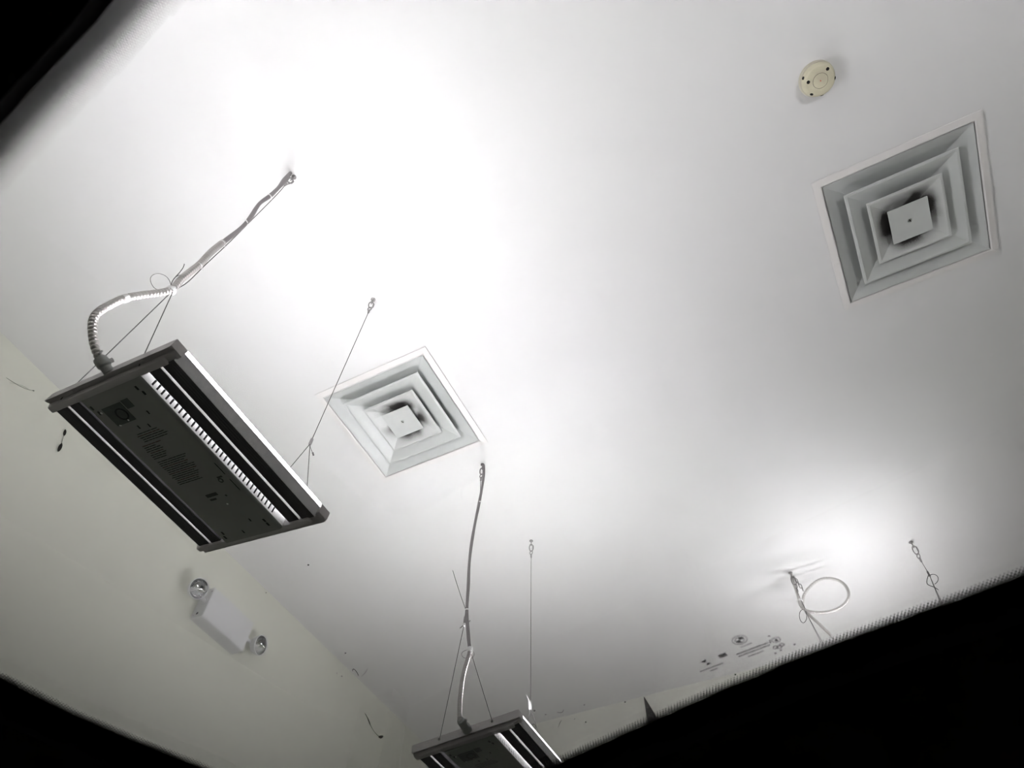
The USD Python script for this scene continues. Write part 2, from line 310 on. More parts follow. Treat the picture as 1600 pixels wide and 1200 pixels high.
def fixture(label, loc, rot, lens_top=lens_top, lens_edge=lens_edge):
    hw, hs, hb, half, gap = .197, .1545, .097, .275, .020
    t = thing('linear_light', label, 'ceiling light', loc, rot, group=None)
    wb, wt, lt = .013, .035, .052            # wing underside, wing top, lens top
    y0, y1 = -half + .028, half - .028
    # driver box: rounded tray, slotted side plates, dark inside, top cover
    r = .008
    arc = [(hb - r + r * math.sin(a), r - r * math.cos(a)) for a in np.linspace(0, math.pi / 2, 7)]
    prof = [(-x, z) for x, z in arc[::-1]] + arc
    inner = [(x * .975, max(z, .0015)) for x, z in prof][::-1]
    body = part(t, 'driver_box', [extrude_y(prof + inner, y0, y1), box(-hb + .002, hb - .002, y0, y1, .044, .0455)], driver_grey)
    for s in (-1, 1):
        x = s * hb - (.0015 if s > 0 else 0)
        part(body, 'vent_panel', slotted_plate(x, .0015, y0, y1, r, .0455, 31, .0125, .030), white_paint, False, label='white slotted vent strip')
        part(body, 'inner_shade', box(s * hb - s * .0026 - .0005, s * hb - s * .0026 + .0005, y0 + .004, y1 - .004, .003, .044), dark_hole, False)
    # printed warnings, badges and openings on the underside
    def pr(u, y, su, sy, m, name, th=.0004): return part(body, name, box(u * 1.22 - su / 2, u * 1.22 + su / 2, y - sy / 2, y + sy / 2, -th, .0002), m, False)
    lines, reds = [], []
    for blk, (ya, yb, ua, ub) in enumerate(((-.125, -.098, -.035, .044), (-.092, -.048, -.048, .006), (-.040, .040, -.050, .034))):
        for k, y in enumerate(np.arange(ya, yb, .0058)):
            u = ua + rng.uniform(0, .006); end = ub - rng.uniform(0, .022)
            while u < end:
                w = rng.uniform(.006, .018); (reds if (blk + k) % 4 == 1 else lines).append(box(u * 1.2, min(u + w, end) * 1.2, y, y + .0026, -.0003, .0002)); u += w + .0015
    part(body, 'printed_warning', lines, ink, False, kind='stuff', label='rows of small unreadable dark print')
    part(body, 'printed_warning', reds, ink_red, False, kind='stuff', label='rows of small unreadable reddish print')
    pr(-.026, -.186, .062, .052, plate_green, 'junction_cover', .001)
    pr(.012, -.202, .022, .024, plate_green, 'junction_cover', .0012)
    part(body, 'knockout', orient(lathe([(.013, 0), (.0165, 0), (.0165, .0012), (.013, .0012)], 28), (0, 0, -1), (-.022, -.184, -.0012)), dark_hole)
    for u, y in ((-.068, -.222), (-.063, -.205), (.058, -.226), (.063, -.210), (-.064, .228), (-.06, .213), (.060, .222), (.060, .208)):
        pr(u, y, .006, .011, dark_hole, 'keyhole_slot')
    for u, y in ((.035, -.165), (.012, -.135), (-.012, -.14), (.03, .195), (-.01, .225)):
        pr(u, y, .004, .010, dark_hole, 'keyhole_slot')
    for y in (.028, .083): pr(.070, y, .0022, .038, dark_hole, 'long_slot')
    for u, y in ((-.059, -.203), (-.045, -.160), (-.018, -.165), (.015, .13)):
        part(body, 'rivet', orient(lathe([(0, 0), (.0030, 0), (.002, .0012), (0, .0016)], 16), (0, 0, -1), (u * 1.22, y, 0)), white_paint)
    part(body, 'badge', orient(lathe([(.004, 0), (.0072, 0), (.0072, .0005), (.004, .0005)], 28), (0, 0, -1), (.060, .060, 0)), ink)
    pr(.053, .050, .016, .005, ink, 'printed_mark'); pr(.0, .092, .036, .010, ink, 'printed_mark'); pr(-.006, .106, .020, .006, ink, 'printed_mark'); pr(.03, .105, .005, .005, ink, 'printed_mark')
    # wings: two black heat-sink bars a side, a glowing lens on each
    for s in (-1, 1):
        for a, b, outer in ((hb + gap, hs - .0042, False), (hs + .0042, hw, True)):
            top = [(s * a, wt), (s * a, wb)]
            nf = 5
            for k in range(nf):               # shallow fins under the bar
                u0 = a + (b - a) * k / nf; u1 = a + (b - a) * (k + .72) / nf; u2 = a + (b - a) * (k + 1) / nf
                top += [(s * u0, wb), (s * u1, wb), (s * u1, wb + .0014), (s * u2, wb + .0014)] if k < nf - 1 else [(s * u0, wb), (s * b, wb)]
            top += [(s * b, wt)]
            br = part(t, 'heat_sink_bar', extrude_y(sg.Polygon(top).buffer(0), y0, y1), black_al, False)
            xs = s * (a if outer else b); part(br, 'slit_liner', box(xs - .0004 - (s > 0) * 0, xs + .0004, y0 + .002, y1 - .002, wb + .0004, wt), white_paint, False, label='white strip lining the light slit')
            o = .007 if outer else 0
            part(br, 'lens_edge', extrude_y([(s * (a + .001), wt + .0005), (s * (b + o), wt + (.003 if outer else .0005)), (s * (b + o), lt - .003), (s * (b + o - .003), lt), (s * (a + .003), lt), (s * (a + .001), lt - .003)], y0 + .002, y1 - .002), lens_edge, False, label='glowing white rim of the LED lens')
            part(br, 'lens', box(min(s * (a + .003), s * (b + o - .003)), max(s * (a + .003), s * (b + o - .003)), y0 + .004, y1 - .004, lt, lt + .0004), lens_top, False, label='glowing white LED lens')
        part(t, 'wing_flank', extrude_y([(s * (hw - .001), wb), (s * (hw + .001), wb), (s * (hw + .008), wt + .003), (s * (hw + .005), wt + .003)], y0, y1), flank_grey, False, label='grey sloping side rail')
    # end caps
    ew = hw + .012
    cut = mf(extrude_y([(-ew, .09), (-ew, .020), (-ew + .012, -.01), (hw - .022, -.01), (hw - .018, .0150), (ew - .006, .0170), (ew, .022), (ew, .09)], -1, 1))
    for s in (-1, 1):
        p_ = [(-half, .046), (-half, .0175), (-half + .0125, .0225), (-half + .0145, .0095), (-half + .016, .008), (-half + .030, .0055), (-half + .031, .010), (-half + .033, .046)]
        cap = extrude_x(p_, -1, 1)
        if s > 0: v = cap.vertices.copy(); v[:, 1] *= -1; cap.vertices = v; cap.faces = cap.faces[:, ::-1]
        cpp = part(t, 'end_cap', mf(cap) ^ cut, cap_grey, False)
        for u in (-.58 * hw, .62 * hw):
            part(cpp, 'screw', orient(lathe([(0, 0), (.004, 0), (.003, .002), (0, .0026)], 16), (0, 0, -1), (u, s * (half - .007), .0165)), screw_m)
    return t

f1 = fixture('large hanging light with slotted grey driver box, its underside printed with warnings', (-1.179, .579, CAM_Z + 1.200), (0, 8.3, 0))
def copy_light(label, loc, rot):
    p = stage.DefinePrim('/World/' + unique('/World', 'linear_light'), 'Xform')
    p.GetReferences().AddInternalReference(f1.GetPath()); p.SetInstanceable(True)
    x = UsdGeom.Xformable(p); x.ClearXformOpOrder()
    x.AddTranslateOp().Set(Gf.Vec3d(*loc)); x.AddRotateXYZOp().Set(Gf.Vec3f(*rot))
    return tag(p, label, 'ceiling light')
f2 = copy_light('hanging light cut off by the lower picture edge, below the plain cable', (-1.198, 2.230, CAM_Z + 1.252), (0, -4.3, 0))
f3 = fixture('hanging light hidden behind the dark roof band, under the looped conduit', (.313, 3.349, CAM_Z + 1.86), (-14, 0, 92), lens_top=lens_dim)
f4 = copy_light('hanging light out of view, next in the row behind the large one', (-1.17, -1.45, CAM_Z + 1.22), (0, 0, 0))
f5 = copy_light('hanging light out of view to the right, past the sooty diffuser', (1.95, -.20, CAM_Z + .70), (0, 0, 0))
f6 = copy_light('hanging light out of view above the picture, across the row end', (.45, -2.40, CAM_Z + 1.10), (0, 0, 90))

# ------------------------------------------------------------------ suspension cables and conduits
def loop(c, e1, e2, r, seg=24):
    t = np.linspace(0, 2 * np.pi, seg + 1); return tube(np.asarray(c) + np.cos(t)[:, None] * e1 + np.sin(t)[:, None] * e2, r, 6, raw=True)

def hook(t, loc, A, down, s=1.0):
    """Screw eye in the ceiling, a snap link through it and the thimble of the cable, hanging along down."""
    d = np.asarray(down, float); d /= np.linalg.norm(d); e = np.cross(d, (loc[0], loc[1], 0)); e /= np.linalg.norm(e); f = np.cross(d, e)
    o = L(A, loc); o[2] = CEIL - loc[2]
    part(t, 'screw_eye', [lathe([(0, 0), (.009 * s, 0), (.009 * s, -.002), (.003 * s, -.004), (.0022 * s, -.010), (0, -.010)], 16).apply_translation(o), loop(o + (0, 0, -.018 * s), .009 * s * f, .010 * s * d, .0022 * s)], galv)
    p = o + np.array((0, 0, -.024 * s))
    part(t, 'snap_link', [loop(p + d * .020 * s, .0085 * s * e, .022 * s * d, .0024 * s), tube([p + d * .006 * s + e * .0085 * s, p + d * .030 * s + e * .0085 * s], .0034 * s, 6)], galv)
    q = p + d * .040 * s
    part(t, 'thimble', [loop(q + d * .010 * s, .0075 * s * (e * .8 + f * .6), .012 * s * d, .0020 * s), tube([q + d * .020 * s, q + d * .038 * s], .0042 * s, 8)], galv)
    return q + d * .038 * s

def end_on(fix, u, y, z):
    M = UsdGeom.Xformable(fix).ComputeLocalToWorldTransform(Usd.TimeCode.Default()); return np.array(M.Transform(Gf.Vec3d(u, y, z)))

WIRE = .0013
# a1: near end of the first light, with the conduit tied to it
A = (-1.1727, .2845, CEIL); Y = np.array((-1.1735, .2810, 2.796))
t = thing('suspension_cable', 'steel suspension cable tied along the topmost conduit, forking to the large light', 'cable', A)
e = hook(t, A, (-1.1697, .2985, CEIL), (0.0, -.03, -1), 1.1)
part(t, 'cable', tube([e, L((-1.1695, .2985, 3.60), A), L((-1.1698, .2975, 3.33), A), L((-1.1702, .2960, 3.12), A), L((-1.1705, .2925, 2.95), A), L((-1.1708, .2915, 2.86), A), L(Y, A)], WIRE), wire_m)
part(t, 'gripper', tube([L(Y, A) + (0, 0, .014), L(Y, A) - (0, 0, .010)], .0055, 10), nylon)
for u in (-.160, .105):
    E2 = end_on(f1, u, -.264, .0155)
    part(t, 'bridle', tube([L(Y, A), L(E2, A) * .985 + L(Y, A) * .015, L(E2, A)], WIRE, step=.02), wire_m)
part(t, 'tail_loop', tube(L([(-1.1758, .2715, 2.7987), (-1.1787, .26, 2.8123), (-1.1821, .246, 2.8179), (-1.1862, .229, 2.8049), (-1.1875, .2238, 2.7794), (-1.1866, .2275, 2.7665), (-1.1845, .2361, 2.7558), (-1.1812, .2497, 2.7503), (-1.1779, .2631, 2.7631), (-1.1750, .2757, 2.790)], A), .0009), wire_tail)
part(t, 'tail_end', [tube(L([(-1.1745, .2790, 2.798), (-1.1769, .2674, 2.8086), (-1.1782, .2622, 2.8561), (-1.1799, .2548, 2.913)], A), .0011),
                     tube(L([(-1.1779, .2632, 2.8443), (-1.1776, .2644, 2.8549), (-1.177, .2669, 2.8616), (-1.1764, .2695, 2.8586), (-1.1754, .2734, 2.8484)], A), .0010)], wire_m)
def tie(t, P, A, r, tail=(0.004, 0.010, -.012)):
    q = L(P, A)
    part(t, 'cable_tie', [lathe([(r, -.003), (r + .0014, -.003), (r + .0014, .003), (r, .003)], 18).apply_translation(q), tube([q + (r * .5, r * .6, 0), q + np.array((r * .5, r * .6, 0)) + tail], .0014, 6)], nylon)

P1 = [(-1.1727, .2800, CEIL), (-1.1725, .2810, 3.80), (-1.1717, .2850, 3.7118), (-1.1726, .2851, 3.5547), (-1.1739, .2799, 3.4657), (-1.171, .2915, 3.3276), (-1.1727, .2848, 3.1346), (-1.1738, .2803, 3.0279), (-1.1734, .2818, 2.9621), (-1.1744, .2777, 2.8954), (-1.1747, .2765, 2.8371), (-1.174, .2775, 2.793), (-1.1798, .2554, 2.7306), (-1.1882, .2207, 2.6482), (-1.1909, .2098, 2.5935), (-1.1919, .2057, 2.5552), (-1.1907, .2107, 2.5243), (-1.1875, .2238, 2.499), (-1.1826, .244, 2.4702), (-1.1746, .2768, 2.4404)]
t = thing('conduit', 'flexible metal conduit curving from the ceiling into the end of the large light', 'conduit', A)
full = smooth_path(L(P1, A), .0011)
cut_i = int(np.argmin(np.abs(full[:, 2] - (3.13 - CEIL))))
part(t, 'sleeve', tube(full[:cut_i + 4:6], lambda s: .0068 + .0006 * np.sin(s * 31) + .0035 * np.exp(-((s - .09) / .05) ** 2), 12, raw=True), sleeve_m, True, label='smooth grey sleeve of the upper conduit')
part(t, 'armour', tube(full[cut_i:], ribbed(.0088, .0105, .0021), 14, raw=True), conduit_m, True, label='ribbed bright metal armour')
cd = np.array((.0057, .0235, -.0120)); cd /= np.linalg.norm(cd); c0 = L((-1.1746, .2768, 2.4404), A)
cn = part(t, 'connector', [orient(lathe([(0, -.004), (.0135, -.004), (.0150, 0), (.0150, .016), (.0135, .018), (.0115, .020), (.0115, .034), (0, .034)], 20), cd, c0), box(-.004, .010, -.014, -.010, -.004, .010, .001).apply_translation(c0 + (0.0, 0, .004))], connector_m, label='zinc clamp connector')
part(cn, 'clamp_screw', [orient(lathe([(0, 0), (.0055, 0), (.0055, .005), (0, .006)], 12), (.5, .3, .8), c0 + (.009, .014, .010)), orient(lathe([(0, 0), (.005, 0), (.005, .005), (0, .006)], 12), (-.9, -.2, .3), c0 + (-.013, .002, .004))], galv)
for q in [(-1.1726, .2851, 3.5547), (-1.1719, .2880, 3.3057), (-1.173, .2832, 3.1189), (-1.1727, .2836, 2.9506)]: tie(t, q, A, .0082)
part(t, 'tape_wrap', orient(lathe([(.007, -.009), (.0112, -.009), (.0116, 0), (.0112, .009), (.007, .009)], 18), (-.5, -.85, -.8), L((-1.1745, .2772, 2.786), A)), nylon)
part(t, 'tape_wrap', orient(lathe([(.007, -.007), (.0106, -.007), (.0106, .007), (.007, .007)], 18), (-.08, -.32, -.8), L((-1.1882, .2207, 2.6482), A)), nylon)

# a2: far end of the first light
A = (-1.1823, .8789, CEIL); Y = np.array((-1.1831, .8777, 2.8439))
t = thing('suspension_cable', 'thin steel cable in front of the middle diffuser, holding the large light', 'cable', A)
e = hook(t, A, A, (.02, .03, -1), 1.15)
part(t, 'cable', tube([e, L(Y, A)], WIRE, step=.05), wire_m)
part(t, 'gripper', tube([L(Y, A) + (0, 0, .012), L(Y, A) - (0, 0, .006), L(Y, A) - (0, 0, .014)], .005, 10), galv)
for u in (-.13, .13): part(t, 'bridle', tube([L(Y, A) - (0, 0, .012), L(end_on(f1, u, .272, .046), A)], WIRE, step=.03), wire_m)
part(t, 'tail_end', [tube(L([(-1.1826, .8784, 2.828), (-1.176, .8872, 2.8072), (-1.1715, .8935, 2.798)], A), .0009), tube(L([(-1.1725, .892, 2.800), (-1.1695, .896, 2.791)], A), .0028, 8)], wire_m)

# b1: second light, near end
A = (-1.1913, 1.8982, CEIL); Y = np.array((-1.2019, 1.8915, 2.8831)); Y2 = np.array((-1.1749, 1.9085, 2.7625))
t = thing('suspension_cable', 'steel cable bound along the straight middle conduit, forking to the lower light', 'cable', A)
e = hook(t, A, A, (-.02, -.01, -1), 1.15)
part(t, 'cable', tube([e, L((-1.1905, 1.8967, 3.66), A), L((-1.1894, 1.8974, 3.5695), A), L((-1.2028, 1.889, 3.3864), A), L((-1.2087, 1.8853, 3.1837), A), L((-1.2049, 1.8877, 3.057), A), L((-1.2023, 1.8900, 2.9518), A), L(Y, A)], .0012), wire_m)
part(t, 'gripper', [tube([L(Y, A) + (0, 0, .026), L(Y, A) - (0, 0, .006)], .0052, 10), tube([L(Y, A) - (.012, .010, .028), L(Y, A) + (.018, .012, .012)], .0022, 8)], galv)
part(t, 'clip', box(-.006, .006, -.006, .006, -.006, .006, .002).apply_translation(L(Y, A) - (0, 0, .010)), nylon)
part(t, 'bridle', tube([L(Y, A), L(end_on(f2, -.098, -.2735, .034), A)], .0012, step=.03), wire_m)
part(t, 'bridle', tube([L(Y2, A), L(end_on(f2, .108, -.2735, .034), A)], .0012, step=.03), wire_m)
for u in (-.098, .108): part(t, 'cable_stop', trimesh.creation.icosphere(2, .0045).apply_translation(L(end_on(f2, u, -.276, .034), A)), wire_m)
part(t, 'tail_end', tube(L([(-1.2612, 1.8543, 3.1336), (-1.2295, 1.8742, 3.027), (-1.2027, 1.891, 2.9454)], A), .0011), wire_m)
part(t, 'tail_loop', tube(L([(-1.1749, 1.9085, 2.7625), (-1.1624, 1.9163, 2.7526), (-1.1656, 1.9143, 2.7355), (-1.1819, 1.9041, 2.7282), (-1.1982, 1.8939, 2.7353), (-1.2017, 1.8917, 2.7484), (-1.1925, 1.8975, 2.7606), (-1.177, 1.907, 2.7648)], A), .0010), wire_tail)
PB = [(-1.1875, 1.9006, CEIL), (-1.1826, 1.9037, 3.7309), (-1.1899, 1.8991, 3.5604), (-1.2008, 1.8923, 3.3867), (-1.2058, 1.8891, 3.1841), (-1.2012, 1.892, 3.0574), (-1.1987, 1.8935, 2.9522), (-1.1919, 1.8978, 2.8781), (-1.1797, 1.9055, 2.7848), (-1.1762, 1.9077, 2.7567), (-1.1871, 1.9008, 2.684), (-1.1925, 1.8975, 2.5898), (-1.1898, 1.8992, 2.5117), (-1.1842, 1.9026, 2.4892)]
t = thing('conduit', 'nearly straight metal conduit dropping into the light at the lower edge', 'conduit', A)
full = smooth_path(L(PB, A), .0011); cut_i = int(np.argmin(np.abs(full[:, 2] - (2.76 - CEIL))))
part(t, 'sleeve', tube(full[:cut_i + 4:6], lambda s: .0066 + .0005 * np.sin(s * 27), 12, raw=True), sleeve_m, True, label='smooth grey sleeve of the upper conduit')
part(t, 'armour', tube(full[cut_i:], ribbed(.0082, .0110, .0020), 14, raw=True), conduit_m, True, label='ribbed bright metal armour')
E2 = end_on(f2, .012, -.274, .034); c0 = L((-1.1842, 1.9026, 2.4892), A); cd = L(E2, A) - c0; ln = np.linalg.norm(cd)
cn = part(t, 'connector', orient(lathe([(0, -.006), (.0125, -.006), (.014, 0), (.014, ln * .55), (.017, ln * .6), (.017, ln), (0, ln)], 20), cd, c0), connector_m, label='zinc clamp connector')
part(cn, 'clamp_screw', orient(lathe([(0, 0), (.005, 0), (.005, .005), (0, .006)], 12), (.7, -.3, .6), c0 + cd * .3 + (.011, -.002, .008)), galv)
for q in [(-1.1873, 1.9007, 3.5518), (-1.1973, 1.894, 2.942)]: tie(t, q, A, .0074)
part(t, 'tape_wrap', lathe([(.006, -.009), (.0112, -.009), (.0112, .009), (.006, .009)], 18).apply_translation(L((-1.1762, 1.9077, 2.765), A)), nylon)

# b2: second light, far end
A = (-1.2056, 2.4906, CEIL); Y = np.array((-1.2069, 2.4899, 2.8775))
t = thing('suspension_cable', 'plain straight vertical cable with a bright gripper at its lower end', 'cable', A)
e = hook(t, A, A, (0, 0, -1), 1.15)
part(t, 'cable', tube([e, L(Y, A)], .0013, step=.05), wire_m)
part(t, 'gripper', [tube([L(Y, A) + (-.004, .002, .018), L(Y, A) + (-.002, .001, -.016)], .0072, 12), tube([L(Y, A) + (-.016, -.008, .046), L(Y, A) + (-.004, -.001, .012)], .0012, 6)], nylon)
for u in (-.10, .10): part(t, 'bridle', tube([L(Y, A) - (0, 0, .012), L(end_on(f2, u, .272, .046), A)], .0010, step=.03), wire_tail)

# c1 / c2: third light
A = (-.0053, 3.3338, CEIL); Y = np.array((-.0066, 3.3338, 3.5641))
t = thing('suspension_cable', 'short chained cable beside the big conduit loop, under the bright ceiling patch', 'cable', A)
e = hook(t, A, A, (-.02, 0, -1), 1.3)
part(t, 'cable', tube([e, L((-.0105, 3.3300, 3.70), A), L((-.0075, 3.3310, 3.64), A), L(Y, A)], .0018), wire_m)
zz = np.array((-.05, 0, -1)); xx = np.array((1., .2, 0)); yy = np.array((.2, -1., 0))
for k in range(5): part(t, 'chain_link', loop(L((.004 + .0045 * k, 3.331, 3.785 - .021 * k), A), .0065 * (xx if k % 2 else yy), .014 * zz, .0022, 18), galv)
part(t, 'gripper', tube([L(Y, A) + (0, 0, .016), L(Y, A) - (0, 0, .012)], .0055, 10), galv)
for dy in (-.012, .010):
    part(t, 'bridle', tube([L(Y, A) - (0, 0, .012), L(end_on(f3, dy * 9, .272, .046), A)], .0011, step=.03), wire_m)
part(t, 'tail_loop', tube(L([(-.0134, 3.33, 3.5789), (-.0313, 3.33, 3.5722), (-.0442, 3.33, 3.5481), (-.0475, 3.33, 3.5165), (-.0387, 3.33, 3.5022), (-.0217, 3.33, 3.5129), (-.0105, 3.33, 3.5372), (-.0073, 3.33, 3.562), (-.0113, 3.33, 3.5764)], A), .0016), wire_m)
PC = [(-.0030, 3.3400, CEIL), (-.0114, 3.3380, 3.7329), (-.0143, 3.3338, 3.6487), (-.0193, 3.3338, 3.6186), (-.0133, 3.3338, 3.5853), (.0224, 3.3339, 3.5523), (.0698, 3.3339, 3.5335), (.1291, 3.334, 3.5291), (.1901, 3.3341, 3.551), (.2233, 3.3342, 3.5872), (.232, 3.3342, 3.6325), (.2168, 3.3342, 3.6849), (.1682, 3.3350, 3.7241), (.1151, 3.3380, 3.7314), (.0592, 3.3420, 3.708), (.0206, 3.3460, 3.6763), (.0, 3.3490, 3.6438), (-.0097, 3.3500, 3.6081), (-.0048, 3.3490, 3.5754), (.0091, 3.3470, 3.5355), (.0308, 3.3439, 3.487), (.0506, 3.3400, 3.4358), (.0698, 3.3390, 3.3859), (.076, 3.3370, 3.3326), (.0560, 3.3390, 3.2750)]
t = thing('conduit', 'metal conduit coiled into one big loop below the bright ceiling patch', 'conduit', A)
full = smooth_path(L(PC, A), .0013)
part(t, 'armour', tube(full, ribbed(.0076, .0140, .0019), 12, raw=True), plain('pale_conduit', (.60, .59, .57), .4, .5), True)
part(t, 'cable_tie', lathe([(.006, -.003), (.017, -.003), (.017, .003), (.006, .003)], 18).apply_translation(L((-.0150, 3.3400, 3.640), A)), nylon)
part(t, 'connector', tube([full[-1] + (0, 0, .008), L(end_on(f3, .02, .270, .046), A)], .012, 14), connector_m)
A = (.6306, 3.3635, CEIL); Y = np.array((.6227, 3.365, 3.6005))
t = thing('suspension_cable', 'short cable with a wire loop near the dark band, rightmost on the ceiling', 'cable', A)
e = hook(t, A, A, (-.06, 0, -1), 1.3)
part(t, 'cable', tube([e, L((.6243, 3.3647, 3.6309), A), L(Y, A)], .0014, step=.01), wire_m)
part(t, 'gripper', tube([L(Y, A) + (.001, 0, .026), L(Y, A) - (0, 0, .004)], .0045, 10), wire_m)
part(t, 'tail_loop', [tube(L([(.6227, 3.365, 3.6005), (.6449, 3.3608, 3.5974), (.6517, 3.3595, 3.5754), (.6382, 3.3621, 3.5538), (.6214, 3.3652, 3.548)], A), .0016),
                      tube(L([(.6184, 3.3658, 3.6047), (.6023, 3.3688, 3.584), (.5935, 3.3704, 3.5619), (.5998, 3.3693, 3.5487), (.6116, 3.3671, 3.534), (.6225, 3.365, 3.5115)], A), .0020)], wire_m)
for dy in (-.06, .06): part(t, 'bridle', tube([L(Y, A), L(end_on(f3, dy, -.272, .046), A)], .0014, step=.03), wire_m)

# ------------------------------------------------------------------ twin-head emergency light on the left wall
EX = WX
t = thing('emergency_light', 'white twin-head emergency light fixed to the left wall', 'emergency light', (EX, 1.983, 3.36))
ey0, ey1 = -.160, .160
hb_ = hull([(0, ey0 - .002, 0), (0, ey1 + .002, 0), (.078, ey0, -.004), (.078, ey1, -.004), (.082, ey0 + .004, 0.0), (.082, ey1 - .004, 0.0), (.082, ey0 + .004, .168), (.082, ey1 - .004, .168), (.078, ey0, .172), (.078, ey1, .172), (0, ey0 - .002, .178), (0, ey1 + .002, .178)])
bd = part(t, 'housing', hb_, em_white, 20)
for y, s in ((ey0 - .0005, -1), (ey1 + .0005, 1)):
    part(bd, 'screw_hole', orient(lathe([(0, 0), (.0065, 0), (.0065, .0012), (0, .0012)], 18), (0, s, 0), (.036, y, .024)), dark_hole)
    part(bd, 'screw_hole', orient(lathe([(0, 0), (.0025, 0), (.0025, .0012), (0, .0012)], 14), (0, s, 0), (.014, y, .016)), dark_hole)
    part(bd, 'screw_hole', orient(lathe([(0, 0), (.0035, 0), (.0035, .0012), (0, .0012)], 14), (0, s, 0), (.070, y, .150)), dark_hole)
part(bd, 'test_button', orient(lathe([(0, 0), (.003, 0), (.003, .002), (0, .0024)], 14), (1, 0, 0), (.0815, .055, .018)), em_white)
for (hy, hz, aim, s) in ((-.252, .092, (.933, -.095, -.34), -1), (.246, .087, (.97, .152, -.19), 1)):
    c = np.array((.088, hy, hz)); aim = np.array(aim) / np.linalg.norm(aim)
    big = lambda P: lathe(np.array(P) * 1.08, 44)
    h = part(t, 'lamp_head', orient(big([(0, -.046), (.022, -.046), (.040, -.030), (.0475, -.004), (.0495, .003), (.0495, .008), (.0465, .009), (.0455, .004), (.0450, -.003), (.040, -.016), (.030, -.027), (.016, -.033), (0, -.035)]), aim, c), em_white)
    part(h, 'reflector', orient(big([(.0452, .0015), (.041, -.010), (.031, -.020), (.016, -.026), (.0, -.028)][::-1]), aim, c), chrome)
    part(h, 'bulb', orient(big([(0, -.026), (.005, -.026), (.0055, -.010), (.004, -.005), (0, -.004)]), aim, c), bulb_m)
    part(h, 'lens', orient(big([(0, .0065), (.020, .0060), (.0446, .003), (.0446, .002), (.020, .005), (0, .0055)]), aim, c), clear)
    part(t, 'swivel', [tube([(.052, s * .158, .092), (.056, s * .185, hz), c - aim * .040], .010, 12), orient(lathe([(0, 0), (.022, 0), (.020, .008), (0, .010)], 24), (0, s, 0), (.050, s * .158, .092))], em_white)

# ------------------------------------------------------------------ marks, cobwebs, board
def flake(P, r, n, seed):         # thin ragged crumb lying on a surface with normal n
    g = np.random.default_rng(seed); n = np.asarray(n, float)
    a = np.cross(n, (0.31, .77, .55)); a /= np.linalg.norm(a); b = np.cross(n, a); k = 9; an = np.arange(k) * 2 * np.pi / k
    rr = r * g.uniform(.4, .8, k); ringp = np.cos(an)[:, None] * a * rr[:, None] + np.sin(an)[:, None] * b * rr[:, None]
    return hull(np.vstack([np.asarray(P) + ringp, np.asarray(P) + ringp * .6 + n * r * .5]))
wn, cn_, bn = (1, 0, 0), (0, 0, -1), (0, -1, 0)
def w(y, z, d=.004): return (WX + d, y, z)
def blob(P, r0, r1, m=7):         # spindle along a path
    P = smooth_path(P, .003); s = np.linspace(0, 1, len(P)); return tube(P, r0 + (r1 - r0) * np.sin(np.pi * s) ** .7, m, raw=True)
t = thing('dead_insect', 'pair of black specks joined by a thread on the left wall', 'insect', w(.786, 3.62, 0))
o = w(.786, 3.62, 0)
part(t, 'body', blob(L([w(.7648, 3.6764, .006), w(.772, 3.661, .007), w(.7792, 3.6459, .006)], o), .0012, .0062), dirt, True)
part(t, 'body', blob(L([w(.7953, 3.6076, .006), w(.800, 3.586, .007), w(.8074, 3.5608, .006)], o), .0012, .0078), dirt, True)
part(t, 'thread', tube(L([w(.7792, 3.6459), w(.7850, 3.6300), w(.7953, 3.6076)], o), .0009, 5), web_dark)
def simple(name, label, cat, mesh, m, kind=None):
    return root(name, mesh, m, 30, label=label, cat=cat, kind=kind)
simple('cobweb', 'faint grey cobweb wisp on the wall left of the large light', 'cobweb', [tube([w(.4347, 3.6641), w(.4795, 3.6751), w(.5209, 3.6918), w(.5499, 3.7158)], .0010, 5), tube([w(.46, 3.655), w(.50, 3.69), w(.53, 3.70)], .0006, 5), flake(w(.5499, 3.7158, .001), .006, wn, 1)], web)
simple('cobweb', 'long dark strand with a black blob on the wall below the corner', 'cobweb', [tube([w(3.2992, 3.661), w(3.3468, 3.6435), w(3.3723, 3.6249)], .0019, 5), blob([w(3.335, 3.648), w(3.35, 3.640), w(3.3723, 3.6249)], .001, .0042), tube([w(3.3723, 3.6249), w(3.4153, 3.6101), w(3.4554, 3.6042), w(3.5066, 3.6112)], .0013, 5), blob([w(3.480, 3.600, .006), w(3.504, 3.611, .008), w(3.52, 3.624, .006)], .003, .0095)], web_dark)
c_ = lambda x, y, d=.004: (x, y, CEIL - d)
simple('cobweb', 'curled dark hair of cobweb where left wall meets ceiling', 'cobweb', [tube([c_(-2.7684, 3.0703), c_(-2.7519, 3.0551), c_(-2.7493, 3.079), c_(-2.7644, 3.1293)], .0020, 5), tube([c_(-2.6712, 3.092), c_(-2.7018, 3.1196), c_(-2.735, 3.135)], .0012, 5)], web_dark)
simple('speck', 'single black speck on the ceiling above the emergency light', 'dirt speck', flake(c_(-2.4337, 2.127, 0), .010, cn_, 3), dirt)
simple('speck', 'small dark speck near the curled cobweb on the ceiling', 'dirt speck', flake(c_(-2.7076, 2.8969, 0), .008, cn_, 4), web_dark)
for k, (y, z, r, lab) in enumerate(((2.9544, 3.7407, .006, 'upper of two tiny specks on the wall under the curled cobweb'), (3.004, 3.7492, .007, 'lower of two tiny specks on the wall under the curled cobweb'), (2.2028, 3.8081, .006, 'tiny speck at the wall top above the emergency light'))):
    simple('speck', lab, 'dirt speck', flake(w(y, z, 0), r, wn, 10 + k), web_dark)
